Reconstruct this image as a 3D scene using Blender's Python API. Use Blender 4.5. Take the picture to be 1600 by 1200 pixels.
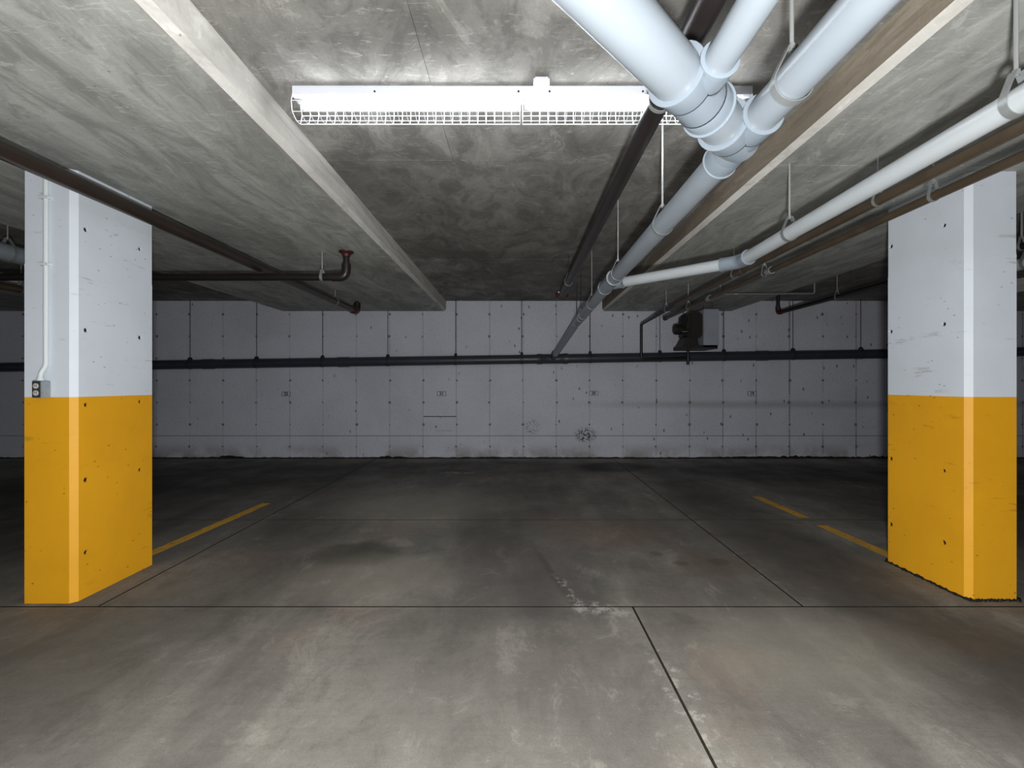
import bpy, bmesh, math, random
from mathutils import Vector, Matrix

random.seed(7)
S = bpy.context.scene
for o in list(bpy.data.objects):
    bpy.data.objects.remove(o, do_unlink=True)
COL = S.collection

# ------------------------------------------------------------------ camera, world, exposure
EYE = 1.37
cam_d = bpy.data.cameras.new('camera')
cam = bpy.data.objects.new('camera', cam_d)
COL.objects.link(cam)
cam.location = (0, 0, EYE)
cam.rotation_euler = (math.radians(90), 0, 0)
cam_d.sensor_width = 36
cam_d.lens = 36 * 700 / 1600
cam_d.shift_x = -8 / 1600
cam_d.clip_start = 0.02
S.camera = cam

world = bpy.data.worlds.new('World')
S.world = world
world.use_nodes = True
world.node_tree.nodes['Background'].inputs[0].default_value = (0.5, 0.55, 0.6, 1)
world.node_tree.nodes['Background'].inputs[1].default_value = 0.02

S.view_settings.view_transform = 'Standard'
S.view_settings.look = 'None'
S.view_settings.gamma = 1
S.view_settings.use_curve_mapping = False
S.view_settings.exposure = 0.0
TUBE_STRENGTH = 30.0        # strip light in view
AISLE_STRENGTH = 6.0       # aisle lights behind the viewer

# the photographer's flash sits beside the camera: its hard shadows of pipe and guard wires lie on the ceiling
fl_d = bpy.data.lights.new('camera_flash', 'POINT')
fl_d.energy = 510
fl_d.color = (1.0, 0.985, 0.97)
fl_d.shadow_soft_size = 0.05
fl_o = bpy.data.objects.new('camera_flash', fl_d)
fl_o.location = (0.04, -0.08, 1.14)
COL.objects.link(fl_o)

# ------------------------------------------------------------------ measures of the place (metres)
WALL_Y = 8.27          # painted back wall
H_BEAM = 2.715          # underside of the wide slab bands
H_CEIL = 2.905         # underside of the slab between the bands
REAR_Y = -8.0
SIDE_X = 13.0
BEAMS = [('beam_far_left', -10.1, -7.1), ('beam_left', -4.35, -1.31),
         ('beam_right', 1.57, 3.98), ('beam_far_right', 7.3, 10.3)]

# ------------------------------------------------------------------ materials
def sl(c):
    return tuple(((v / 255) / 12.92 if v / 255 <= 0.04045 else ((v / 255 + 0.055) / 1.055) ** 2.4) for v in c) + (1,)

class NT:
    def __init__(self, name):
        self.m = bpy.data.materials.new(name)
        self.m.use_nodes = True
        self.t = self.m.node_tree
        self.b = self.t.nodes['Principled BSDF']
        self.geo = self.t.nodes.new('ShaderNodeNewGeometry')
        self.pos = self.geo.outputs['Position']
    def n(self, kind, **kw):
        nd = self.t.nodes.new(kind)
        for k, v in kw.items():
            setattr(nd, k, v)
        return nd
    def link(self, a, b):
        self.t.links.new(a, b)
    def put(self, sock, v):
        if isinstance(v, bpy.types.NodeSocket):
            self.link(v, sock)
        else:
            sock.default_value = v
    def math(self, op, a, b=None, c=None, clamp=False):
        nd = self.n('ShaderNodeMath', operation=op, use_clamp=clamp)
        for i, v in enumerate((a, b, c)):
            if v is not None:
                self.put(nd.inputs[i], v)
        return nd.outputs[0]
    def vscale(self, vec, s):
        nd = self.n('ShaderNodeVectorMath', operation='MULTIPLY')
        self.put(nd.inputs[0], vec)
        nd.inputs[1].default_value = s
        return nd.outputs[0]
    def vadd(self, a, b):
        nd = self.n('ShaderNodeVectorMath', operation='ADD')
        self.put(nd.inputs[0], a)
        self.put(nd.inputs[1], b)
        return nd.outputs[0]
    def noise(self, scale, detail=4, rough=0.55, vec=None, col=False, dist=0.0):
        nd = self.n('ShaderNodeTexNoise')
        nd.inputs['Scale'].default_value = scale
        nd.inputs['Detail'].default_value = detail
        nd.inputs['Roughness'].default_value = rough
        nd.inputs['Distortion'].default_value = dist
        self.link(vec if vec is not None else self.pos, nd.inputs['Vector'])
        return nd.outputs['Color' if col else 'Fac']
    def ramp(self, v, a, b, lo=0.0, hi=1.0):
        nd = self.n('ShaderNodeMapRange', interpolation_type='SMOOTHSTEP')
        self.put(nd.inputs[0], v)
        nd.inputs[1].default_value = a
        nd.inputs[2].default_value = b
        nd.inputs[3].default_value = lo
        nd.inputs[4].default_value = hi
        return nd.outputs[0]
    def mix(self, f, a, b, mode='MIX'):
        nd = self.n('ShaderNodeMix', data_type='RGBA', blend_type=mode)
        self.put(nd.inputs[0], f)
        self.put(nd.inputs[6], a)
        self.put(nd.inputs[7], b)
        return nd.outputs[2]
    def bump(self, h, strength, dist=0.01):
        nd = self.n('ShaderNodeBump')
        nd.inputs['Strength'].default_value = strength
        nd.inputs['Distance'].default_value = dist
        self.link(h, nd.inputs['Height'])
        self.link(nd.outputs[0], self.b.inputs['Normal'])
    def out(self, col, rough=0.8, spec=0.3, metal=0.0):
        self.put(self.b.inputs['Base Color'], col)
        self.put(self.b.inputs['Roughness'], rough)
        self.put(self.b.inputs['Specular IOR Level'], spec)
        self.put(self.b.inputs['Metallic'], metal)
        return self.m
    def sep(self):
        nd = self.n('ShaderNodeSeparateXYZ')
        self.link(self.pos, nd.inputs[0])
        return nd.outputs
    def rand(self):
        return self.n('ShaderNodeObjectInfo').outputs['Random']

def simple(name, c, rough=0.5, spec=0.5, metal=0.0, var=0.0, vs=12):
    t = NT(name)
    col = sl(c)
    if var:
        f = t.ramp(t.noise(vs, 3), 0.3, 0.7, 0, var)
        col = t.mix(f, sl(c), tuple(v * 0.45 for v in sl(c)[:3]) + (1,))
    return t.out(col, rough, spec, metal)

def concrete(name, light, dark, streak=(1, 1, 1), scale=1.0, panelvar=0.12, scratch=0.4):
    t = NT(name)
    v = t.vscale(t.pos, streak)
    big = t.ramp(t.noise(1.3 * scale, 5, 0.6, v, dist=0.6), 0.32, 0.7)
    mid = t.ramp(t.noise(6 * scale, 6, 0.65, v, dist=0.4), 0.35, 0.72)
    fine = t.noise(70, 3, 0.7)
    c = t.mix(t.math('MULTIPLY', big, 0.75), sl(light), sl(dark))
    c = t.mix(t.math('MULTIPLY', mid, 0.45), c, sl(dark))
    cloud = t.noise(2.6 * scale, 9, 0.72, t.vadd(v, (5.3, 2.1, 9.7)), dist=1.6)
    c = t.mix(t.ramp(cloud, 0.47, 0.60, 0, 0.5), c, sl(tuple(x * 0.86 for x in dark)))
    c = t.mix(t.ramp(cloud, 0.44, 0.36, 0, 0.4), c, sl(tuple(min(255, x + 22) for x in light)))
    scr = t.noise(3.0, 6, 0.75, t.vscale(t.pos, (2.2, 9, 1)), dist=1.4)
    c = t.mix(t.ramp(scr, 0.56, 0.66, 0, scratch), c, sl(tuple(min(255, x + 35) for x in light)))
    c = t.mix(t.math('MULTIPLY', t.rand(), panelvar * 2), c, sl(dark))
    c = t.mix(t.ramp(fine, 0.3, 0.75, 0, 0.22), c, sl(dark))
    pits = t.n('ShaderNodeTexVoronoi')
    pits.inputs['Scale'].default_value = 9
    t.link(t.pos, pits.inputs['Vector'])
    pit = t.ramp(pits.outputs['Distance'], 0.03, 0.06, 0.5, 0)
    c = t.mix(pit, c, sl((60, 58, 54)))
    t.bump(t.math('ADD', t.math('MULTIPLY', mid, 0.4), fine), 0.25, 0.004)
    return t.out(c, 0.85, 0.25)

M = {}
M['ceil'] = concrete('ceiling_concrete', (150, 149, 145), (86, 85, 81), (1.0, 0.6, 1))
M['band'] = concrete('band_concrete', (186, 190, 186), (132, 134, 130), (1.8, 0.55, 1), 0.9, 0.08)
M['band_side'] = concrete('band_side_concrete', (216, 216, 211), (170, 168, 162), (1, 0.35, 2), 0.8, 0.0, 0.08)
M['band_side_brown_shade'] = concrete('shaded_brown_band_side', (146, 137, 123), (102, 94, 82), (1, 0.35, 2), 0.8, 0.0, 0.08)  # browner concrete, darkened as well for the shade behind the pipes

# painted back wall: grey-white paint, bug holes, scuffs
t = NT('wall_paint')
sx = t.sep()
c = t.mix(t.ramp(t.noise(0.7, 4, 0.6), 0.35, 0.7, 0, 0.5), sl((206, 209, 221)), sl((182, 184, 194)))
c = t.mix(t.ramp(t.noise(26, 3, 0.7), 0.45, 0.8, 0, 0.25), c, sl((120, 120, 126)))
rot = t.n('ShaderNodeMapping')
rot.inputs['Rotation'].default_value = (0, math.radians(35), 0)
rot.inputs['Scale'].default_value = (1.6, 1, 0.8)
t.link(t.pos, rot.inputs['Vector'])
vo = t.n('ShaderNodeTexVoronoi')
vo.inputs['Scale'].default_value = 4.2
t.link(rot.outputs[0], vo.inputs['Vector'])
holes = t.ramp(vo.outputs['Distance'], 0.06, 0.13, 0.8, 0)
patch = t.ramp(t.math('ADD', t.noise(0.9, 2), t.math('MULTIPLY', sx[0], 0.03)), 0.34, 0.56)
c = t.mix(t.math('MULTIPLY', holes, patch), c, sl((58, 58, 62)))
vo2 = t.n('ShaderNodeTexVoronoi')
vo2.inputs['Scale'].default_value = 15
t.link(rot.outputs[0], vo2.inputs['Vector'])
c = t.mix(t.math('MULTIPLY', t.ramp(vo2.outputs['Distance'], 0.06, 0.12, 0.55, 0), patch), c, sl((84, 84, 90)))
# scuff with a shape of its own, low on the wall
def blob(t, cx, cy, cz, rx, rz, edge=0.35, dist=0.25, nscale=4):
    """soft-edged irregular patch: 1 inside, 0 outside, in world metres"""
    nz = t.n('ShaderNodeVectorMath', operation='SUBTRACT')
    t.link(t.noise(nscale, 4, 0.65, col=True), nz.inputs[0])
    nz.inputs[1].default_value = (0.5, 0.5, 0.5)
    off = t.n('ShaderNodeVectorMath', operation='SCALE')
    t.link(nz.outputs[0], off.inputs[0])
    off.inputs['Scale'].default_value = dist * 2
    p = t.vadd(t.pos, off.outputs[0])
    p = t.vadd(p, (-cx, -cy, -cz))
    p = t.vscale(p, (1 / rx, 0 if rz else 0, 1 / rz)) if cz else p
    ln = t.n('ShaderNodeVectorMath', operation='LENGTH')
    t.link(p, ln.inputs[0])
    return t.ramp(ln.outputs['Value'], 1 - edge, 1 + edge, 1, 0)
sm = t.math('MULTIPLY', blob(t, 1.26, 8.27, 0.43, 0.17, 0.12, 0.5, 0.05, 6), t.ramp(t.noise(38, 3), 0.46, 0.56))
c = t.mix(sm, c, sl((40, 40, 44)))
sm = t.math('MULTIPLY', blob(t, 0.27, 8.27, 0.58, 0.13, 0.13, 0.5, 0.05, 6), t.ramp(t.noise(40, 3), 0.52, 0.6, 0, 0.7))
c = t.mix(sm, c, sl((70, 70, 74)))
# rust and damp tracking down the form seams, mostly to the right
fr = t.math('ABSOLUTE', t.math('SUBTRACT', t.math('FRACT', t.math('ADD', t.math('DIVIDE', t.math('SUBTRACT', sx[0], -1.122), 0.615), 100.5)), 0.5))
seam = t.math('MULTIPLY', t.ramp(fr, 0.008, 0.034, 1, 0), t.ramp(sx[0], 2.0, 5.0, 0.12, 0.6))
seam = t.math('MULTIPLY', seam, t.ramp(t.noise(1.4, 4, 0.6, t.vscale(t.pos, (1.3, 1, 0.8))), 0.38, 0.6))
c = t.mix(seam, c, sl((70, 70, 74)))
band = t.math('MULTIPLY', t.ramp(t.math('ABSOLUTE', t.math('SUBTRACT', sx[2], 0.99)), 0.0, 0.11, 1, 0), t.ramp(sx[0], 0.0, 3.5, 0, 0.36))
c = t.mix(band, c, sl((120, 119, 118)))
low = t.math('MULTIPLY', t.ramp(sx[2], 0.02, 0.32, 1, 0), t.ramp(t.noise(1.6, 4, 0.6), 0.42, 0.62))
c = t.mix(t.math('MULTIPLY', low, 0.6), c, sl((118, 113, 100)))
t.bump(t.noise(60, 3), 0.15, 0.003)
M['wall'] = t.out(c, 0.7, 0.3)

def paint(name, c0, c1, dirt):
    t = NT(name)
    c = t.mix(t.ramp(t.noise(1.6, 4, 0.6), 0.35, 0.7, 0, 0.6), sl(c0), sl(c1))
    sc = t.ramp(t.noise(3.2, 6, 0.75, t.vscale(t.pos, (1, 1, 3)), dist=1.0), 0.62, 0.75, 0, 0.3)
    c = t.mix(sc, c, sl(dirt))
    vo = t.n('ShaderNodeTexVoronoi')
    vo.inputs['Scale'].default_value = 11
    t.link(t.vscale(t.pos, (1, 1, 1.9)), vo.inputs['Vector'])
    gate = t.ramp(t.noise(2.3, 2), 0.42, 0.54)
    c = t.mix(t.math('MULTIPLY', t.ramp(vo.outputs['Distance'], 0.05, 0.12, 0.8, 0), gate), c, sl(dirt))
    scrape = t.math('MULTIPLY', t.ramp(t.noise(2.0, 7, 0.7, t.vadd(t.vscale(t.pos, (1, 1, 7)), (4, 8, 2))), 0.60, 0.66), t.ramp(t.noise(1.1, 2), 0.48, 0.58))
    c = t.mix(t.math('MULTIPLY', scrape, 0.45), c, sl(dirt))
    t.bump(t.noise(90, 3), 0.12, 0.003)
    return t.out(c, 0.55, 0.4)
M['white_paint'] = paint('white_pillar_paint', (212, 221, 231), (200, 208, 217), (150, 150, 146))
M['yellow_paint'] = paint('yellow_pillar_paint', (226, 164, 26), (212, 150, 20), (120, 84, 22))

# floor
def flat_blob(t, cx, cy, rx, ry, ang=0, edge=0.3, dist=0.2, nscale=3):
    nz = t.n('ShaderNodeVectorMath', operation='SUBTRACT')
    t.link(t.noise(nscale, 5, 0.65, col=True), nz.inputs[0])
    nz.inputs[1].default_value = (0.5, 0.5, 0.5)
    off = t.n('ShaderNodeVectorMath', operation='SCALE')
    t.link(nz.outputs[0], off.inputs[0])
    off.inputs['Scale'].default_value = dist * 2
    p = t.vadd(t.vadd(t.pos, off.outputs[0]), (-cx, -cy, 0))
    mp = t.n('ShaderNodeMapping')
    mp.vector_type = 'TEXTURE'
    mp.inputs['Rotation'].default_value = (0, 0, math.radians(ang))
    mp.inputs['Scale'].default_value = (rx, ry, 1e4)
    t.link(p, mp.inputs['Vector'])
    ln = t.n('ShaderNodeVectorMath', operation='LENGTH')
    t.link(mp.outputs[0], ln.inputs[0])
    return t.ramp(ln.outputs['Value'], 1 - edge, 1 + edge, 1, 0)

t = NT('garage_floor')
c = t.mix(t.ramp(t.noise(0.8, 5, 0.6, dist=0.5), 0.32, 0.68), sl((145, 142, 134)), sl((115, 112, 106)))
c = t.mix(t.ramp(t.noise(1.1, 4, 0.6, t.vadd(t.pos, (31, 7, 0))), 0.5, 0.72, 0, 0.45), c, sl((142, 122, 108)))
tracks = t.ramp(t.noise(1.4, 5, 0.6, t.vadd(t.vscale(t.pos, (1.0, 0.16, 1)), (3.7, 1.3, 0))), 0.44, 0.62, 0, 0.5)
c = t.mix(tracks, c, sl((84, 80, 77)))
brush = t.noise(7, 5, 0.7, t.vscale(t.pos, (0.35, 4, 1)))
c = t.mix(t.ramp(brush, 0.35, 0.7, 0, 0.16), c, sl((88, 85, 80)))
mot = t.noise(3.4, 9, 0.74, t.vscale(t.pos, (1, 0.7, 1)), dist=0.5)
c = t.mix(t.ramp(mot, 0.48, 0.62, 0, 0.42), c, sl((88, 84, 79)))
c = t.mix(t.ramp(mot, 0.45, 0.36, 0, 0.35), c, sl((172, 168, 158)))
grain = t.noise(34, 6, 0.8)
c = t.mix(t.ramp(grain, 0.5, 0.66, 0, 0.34), c, sl((92, 89, 84)))
c = t.mix(t.ramp(grain, 0.42, 0.33, 0, 0.3), c, sl((178, 174, 164)))
speck = t.noise(120, 3, 0.75)
c = t.mix(t.ramp(speck, 0.3, 0.75, 0, 0.3), c, sl((80, 77, 73)))
STAINS_AND_SHADE = [  # x, y, rx, ry, angle, edge, strength, colour : oil, tyre grime, damp; dark far patches also paint in lamp falloff
    (-1.30, 3.62, 0.34, 0.27, 10, 0.25, 0.62, (66, 64, 56)),
    (0.26, 2.95, 0.34, 0.38, 0, 0.3, 0.5, (66, 64, 62)),
    (-0.15, 3.25, 0.62, 0.62, 0, 0.25, 0.34, (86, 80, 80)),
    (1.62, 7.4, 0.62, 0.42, 0, 0.3, 0.88, (24, 23, 22)),
    (-0.6, 7.35, 2.3, 0.62, 0, 0.5, 0.62, (42, 38, 34)),  # far strip: grime, darkened further for lamp falloff
    (-4.6, 6.6, 2.6, 1.3, 8, 0.5, 0.72, (30, 28, 26)),
    (-5.6, 4.4, 2.5, 1.6, 0, 0.4, 0.6, (42, 40, 38)),
    (4.4, 6.9, 2.0, 0.8, -5, 0.5, 0.72, (32, 29, 26)),
    (5.6, 4.6, 2.0, 1.5, 0, 0.5, 0.55, (44, 41, 38)),
    (0.0, 5.2, 0.7, 1.6, 0, 0.6, 0.42, (58, 54, 49)),
    (2.25, 4.6, 0.42, 2.3, 4, 0.5, 0.55, (52, 50, 46)),
    (2.25, 2.3, 0.42, 1.5, 14, 0.5, 0.5, (62, 59, 57)),
    (-2.0, 4.5, 0.4, 1.4, 5, 0.6, 0.42, (62, 59, 56)),
    (-2.15, 2.35, 0.5, 0.8, -12, 0.5, 0.45, (74, 72, 66)),
    (-0.35, 2.0, 0.42, 1.1, -8, 0.6, 0.25, (84, 82, 78)),
    (1.45, 3.4, 0.3, 0.25, 20, 0.5, 0.4, (96, 78, 64)),
    (0.85, 4.1, 0.5, 0.4, 0, 0.6, 0.4, (112, 88, 74)),
    (1.05, 2.2, 0.22, 0.16, 20, 0.6, 0.28, (134, 112, 94)),
    (1.5, 2.35, 0.5, 0.4, 0, 0.6, 0.3, (170, 166, 152)),
    (0.25, 3.25, 0.03, 0.5, 12, 0.5, 0.45, (66, 63, 58)),
    (-1.1, 5.1, 0.9, 0.7, 0, 0.6, 0.5, (156, 151, 139)),  # pale patch painted in to brighten this stretch of floor
    (-1.0, 3.2, 0.55, 0.35, 0, 0.5, 0.35, (158, 152, 138)),
    (1.12, 3.62, 0.05, 0.05, 0, 0.2, 0.5, (70, 68, 62)),
    (1.25, 3.42, 0.06, 0.04, 0, 0.2, 0.5, (70, 68, 62)),
    (1.55, 3.45, 0.09, 0.07, 30, 0.3, 0.5, (74, 72, 66)),
    (0.98, 2.62, 0.05, 0.08, 30, 0.3, 0.4, (88, 82, 74)),
    (-1.2, 5.0, 0.5, 0.25, 0, 0.5, 0.32, (140, 138, 130)),
    (1.75, 6.4, 0.3, 0.4, 0, 0.4, 0.35, (134, 130, 124)),
]
for (x, y, rx, ry, a, e, s, cc) in STAINS_AND_SHADE:
    small = min(rx, ry) < 0.12
    f = flat_blob(t, x, y, rx, ry, a, e, 0.03 if small else 0.16, 9 if small else 3)
    c = t.mix(t.math('MULTIPLY', f, s), c, sl(cc))
for (x, y, rx, ry, a, th) in [(0.52, 2.72, 0.2, 0.07, -25, 0.44), (0.33, 3.0, 0.03, 0.35, 12, 0.5), (0.72, 1.95, 0.07, 0.4, 2, 0.52), (1.66, 5.6, 0.1, 0.5, 0, 0.52),
                              (-0.42, 3.0, 0.3, 0.25, 0, 0.6), (0.4, 2.45, 0.3, 0.25, 0, 0.62), (1.77, 4.0, 0.04, 1.0, 0, 0.54),
                              (4.9, 5.9, 0.6, 0.12, -8, 0.52), (-0.9, 6.9, 0.25, 0.1, 0, 0.45), (-1.6, 4.6, 0.7, 0.05, 0, 0.55)]:
    f = t.math('MULTIPLY', flat_blob(t, x, y, rx, ry, a, 0.5, 0.06, 6), t.ramp(t.noise(17, 5, 0.75), th, th + 0.12))
    c = t.mix(t.math('MULTIPLY', f, 0.75), c, sl((168, 166, 160)))
t.bump(t.math('ADD', speck, t.math('MULTIPLY', brush, 0.6)), 0.3, 0.004)
M['floor'] = t.out(c, t.ramp(t.noise(2.0, 4), 0.3, 0.7, 0.55, 0.8), 0.35)
M['joint'] = simple('joint_filler', (46, 43, 39), 0.9, 0.1, 0, 0.5, 30)

def worn_yellow(name='worn_line_paint', lo=0.30, hi=0.46, top=0.95):
    t = NT(name)
    c = t.mix(t.ramp(t.noise(5, 4), 0.35, 0.7, 0, 0.7), sl((226, 172, 62)), sl((186, 146, 72)))
    t.out(c, 0.75, 0.25)
    tr = t.n('ShaderNodeBsdfTransparent')
    mx = t.n('ShaderNodeMixShader')
    keep = t.ramp(t.noise(14, 6, 0.8), lo, hi, 0.05, top)
    t.link(keep, mx.inputs[0])
    t.link(tr.outputs[0], mx.inputs[1])
    t.link(t.b.outputs[0], mx.inputs[2])
    t.link(mx.outputs[0], t.t.nodes['Material Output'].inputs['Surface'])
    return t.m
M['line'] = worn_yellow()
M['faint_line'] = worn_yellow('faint_line_paint', 0.44, 0.64, 0.6)

M['pvc'] = simple('grey_plastic_pipe', (130, 139, 147), 0.32, 0.5, 0, 0.12, 3)
M['pvc_fit'] = simple('grey_plastic_fitting', (123, 134, 144), 0.28, 0.5, 0, 0.06, 4)
M['pvc_white'] = simple('white_plastic_pipe', (170, 177, 181), 0.35, 0.5, 0, 0.1, 3)
M['joint_dark'] = simple('pipe_cement_line', (46, 52, 60), 0.6, 0.3)
M['wall_pipe'] = simple('dark_wall_pipe', (56, 60, 68), 0.4, 0.5, 0, 0.35, 3)
M['steel'] = simple('dark_steel_pipe', (44, 39, 38), 0.36, 0.5, 0.3, 0.4, 5)
M['main_steel'] = simple('worn_steel_pipe', (60, 51, 45), 0.3, 0.6, 0.3, 0.35, 5)
M['brown_steel'] = simple('brown_steel_pipe', (88, 76, 62), 0.4, 0.5, 0.3, 0.5, 6)
M['black_steel'] = simple('black_gas_pipe', (34, 33, 33), 0.4, 0.5, 0.2, 0.2, 6)
M['red'] = simple('red_fitting', (70, 30, 29), 0.5, 0.4, 0, 0.4, 30)
M['zinc'] = simple('zinc_rod', (176, 180, 180), 0.4, 0.5, 0.6)
M['strap'] = simple('galvanised_strap', (150, 156, 156), 0.45, 0.5, 0.5, 0.2, 20)
M['dark_rod'] = simple('dark_rod', (58, 58, 62), 0.5, 0.4, 0.3)
M['lamp_white'] = simple('lamp_enamel', (212, 216, 226), 0.4, 0.5)
M['wire_white'] = simple('white_wire', (214, 217, 224), 0.35, 0.5)
M['holder'] = simple('lamp_holder_plastic', (200, 200, 205), 0.5, 0.4)
M['screw'] = simple('dark_screw', (40, 40, 42), 0.5, 0.5)
M['conduit'] = simple('painted_conduit', (206, 214, 216), 0.45, 0.4)
M['box'] = simple('galvanised_box', (150, 158, 162), 0.45, 0.5, 0.3, 0.3, 30)
M['outlet'] = simple('outlet_face', (186, 184, 176), 0.5, 0.4)
M['outlet_dark'] = simple('outlet_plate', (54, 58, 60), 0.5, 0.4)
M['heater'] = simple('heater_cabinet', (150, 156, 168), 0.5, 0.4, 0, 0.15, 6)
M['heater_dark'] = simple('heater_dark_metal', (44, 42, 40), 0.5, 0.4, 0.2, 0.3, 12)
M['mastic'] = simple('black_sealant', (26, 25, 25), 0.7, 0.3, 0, 0.3, 40)
M['grime'] = simple('wall_base_grime', (44, 42, 38), 0.9, 0.2, 0, 0.5, 14)
M['hole'] = simple('tie_hole_shade', (48, 42, 34), 0.9, 0.1)  # dark colour for the shade inside the pillar holes
M['seam'] = simple('wall_seam', (86, 86, 92), 0.9, 0.1)
M['tie'] = simple('tie_plug', (128, 129, 137), 0.8, 0.2, 0, 0.5, 5)
M['sign'] = simple('sign_plate', (200, 203, 212), 0.6, 0.3)
M['ink'] = simple('sign_ink', (24, 25, 28), 0.6, 0.3)

t = NT('fluorescent_tube')
t.b.inputs['Emission Color'].default_value = (0.93, 0.965, 1.0, 1)
t.b.inputs['Emission Strength'].default_value = TUBE_STRENGTH
M['tube'] = t.out((0.9, 0.9, 0.9, 1), 0.4, 0.3)
t = NT('aisle_fluorescent_tube')
t.b.inputs['Emission Color'].default_value = (0.93, 0.965, 1.0, 1)
t.b.inputs['Emission Strength'].default_value = AISLE_STRENGTH
M['aisle_tube'] = t.out((0.9, 0.9, 0.9, 1), 0.4, 0.3)

# ------------------------------------------------------------------ mesh helpers
class MB:
    def __init__(self):
        self.v, self.f = [], []
    def add(self, vs, fs):
        k = len(self.v)
        self.v += [tuple(p) for p in vs]
        self.f += [tuple(i + k for i in f) for f in fs]
        return self
    def box(self, x0, x1, y0, y1, z0, z1):
        vs = [(x, y, z) for z in (z0, z1) for y in (y0, y1) for x in (x0, x1)]
        return self.add(vs, [(0, 2, 3, 1), (4, 5, 7, 6), (0, 1, 5, 4), (2, 6, 7, 3), (0, 4, 6, 2), (1, 3, 7, 5)])
    def bbox(self, x0, x1, y0, y1, z0, z1, b):
        """box with all edges bevelled"""
        bm = bmesh.new()
        bmesh.ops.create_cube(bm, size=1)
        for v in bm.verts:
            v.co = ((x0 + x1) / 2 + v.co.x * (x1 - x0), (y0 + y1) / 2 + v.co.y * (y1 - y0), (z0 + z1) / 2 + v.co.z * (z1 - z0))
        bmesh.ops.bevel(bm, geom=list(bm.edges), offset=b, segments=2, affect='EDGES')
        bm.verts.index_update()
        self.add([v.co[:] for v in bm.verts], [[v.index for v in f.verts] for f in bm.faces])
        bm.free()
        return self
    def prism(self, poly, axis, a, b):
        """extrude a 2-D outline (counter-clockwise) along x, y or z"""
        def P(u, v, w):
            return {'x': (w, u, v), 'y': (u, w, v), 'z': (u, v, w)}[axis]
        n = len(poly)
        vs = [P(u, v, a) for u, v in poly] + [P(u, v, b) for u, v in poly]
        fs = [tuple(range(n)), tuple(range(2 * n - 1, n - 1, -1))] + [(i, (i + 1) % n, n + (i + 1) % n, n + i) for i in range(n)]
        return self.add(vs, fs)
    def lathe(self, p0, p1, prof, segs=24, cap=True):
        """profile [(distance along axis, radius)] spun about p0->p1"""
        p0, p1 = Vector(p0), Vector(p1)
        w = (p1 - p0).normalized()
        u = w.orthogonal().normalized()
        v = w.cross(u)
        vs, fs = [], []
        for (d, r) in prof:
            for i in range(segs):
                a = 2 * math.pi * i / segs
                vs.append(p0 + w * d + (u * math.cos(a) + v * math.sin(a)) * r)
        for k in range(len(prof) - 1):
            for i in range(segs):
                j = (i + 1) % segs
                fs.append((k * segs + i, k * segs + j, (k + 1) * segs + j, (k + 1) * segs + i))
        if cap:
            fs.append(tuple(range(segs - 1, -1, -1)))
            fs.append(tuple(range((len(prof) - 1) * segs, len(prof) * segs)))
        return self.add(vs, fs)
    def cyl(self, p0, p1, r, segs=16):
        return self.lathe(p0, p1, [(0, r), ((Vector(p1) - Vector(p0)).length, r)], segs)
    def tube(self, pts, r, segs=20):
        """round pipe along a path of points"""
        pts = [Vector(p) for p in pts]
        n = len(pts)
        tg = []
        for i in range(n):
            a = pts[max(i - 1, 0)]
            b = pts[min(i + 1, n - 1)]
            tg.append((b - a).normalized())
        u = tg[0].orthogonal().normalized()
        vs, fs = [], []
        for i in range(n):
            if i:
                u = (u - tg[i] * u.dot(tg[i])).normalized()
            v = tg[i].cross(u)
            for k in range(segs):
                a = 2 * math.pi * k / segs
                vs.append(pts[i] + (u * math.cos(a) + v * math.sin(a)) * r)
        for i in range(n - 1):
            for k in range(segs):
                j = (k + 1) % segs
                fs.append((i * segs + k, i * segs + j, (i + 1) * segs + j, (i + 1) * segs + k))
        fs.append(tuple(range(segs - 1, -1, -1)))
        fs.append(tuple(range((n - 1) * segs, n * segs)))
        return self.add(vs, fs)
    def build(self, name, mat, parent=None, smooth=False, kind=None, label=None):
        me = bpy.data.meshes.new(name)
        me.from_pydata(self.v, [], self.f)
        me.materials.append(M[mat])
        if smooth:
            me.polygons.foreach_set('use_smooth', [True] * len(me.polygons))
            me.update()
            try:
                me.set_sharp_from_angle(angle=math.radians(35))
            except AttributeError:
                pass
        return link(name, me, parent, kind, label)

def link(name, me, parent=None, kind=None, label=None):
    o = bpy.data.objects.new(name, me)
    COL.objects.link(o)
    if parent is not None:
        o.parent = parent
    if kind:
        o['kind'] = kind
    if label:
        o['label'] = label
    return o

def thing(name, label, cat, group=None):
    o = bpy.data.objects.new(name, None)
    o.empty_display_size = 0.1
    COL.objects.link(o)
    o['label'] = label
    o['category'] = cat
    if group:
        o['group'] = group
    return o

def at(o, loc):
    """put a thing's origin at loc while its parts stay where they were built"""
    o.location = loc
    for ch in o.children:
        ch.matrix_parent_inverse = Matrix.Translation(-Vector(loc))

def copy_tree(o, parent=None):
    c = o.copy()
    COL.objects.link(c)
    c.parent = parent
    if parent is not None:
        c.matrix_parent_inverse = o.matrix_parent_inverse.copy()
    for ch in o.children:
        copy_tree(ch, c)
    return c

def fillet(pts, rad, n=6):
    """path with rounded corners"""
    pts = [Vector(p) for p in pts]
    out = [pts[0]]
    for i in range(1, len(pts) - 1):
        a = (pts[i - 1] - pts[i]).normalized()
        b = (pts[i + 1] - pts[i]).normalized()
        for k in range(n + 1):
            s = k / n
            p, q = pts[i] + a * rad * (1 - s), pts[i] + b * rad * s
            out.append(p.lerp(q, s))
    out.append(pts[-1])
    return out

def struct(o, label):
    o['kind'] = 'structure'
    o['label'] = label
    return o

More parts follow.
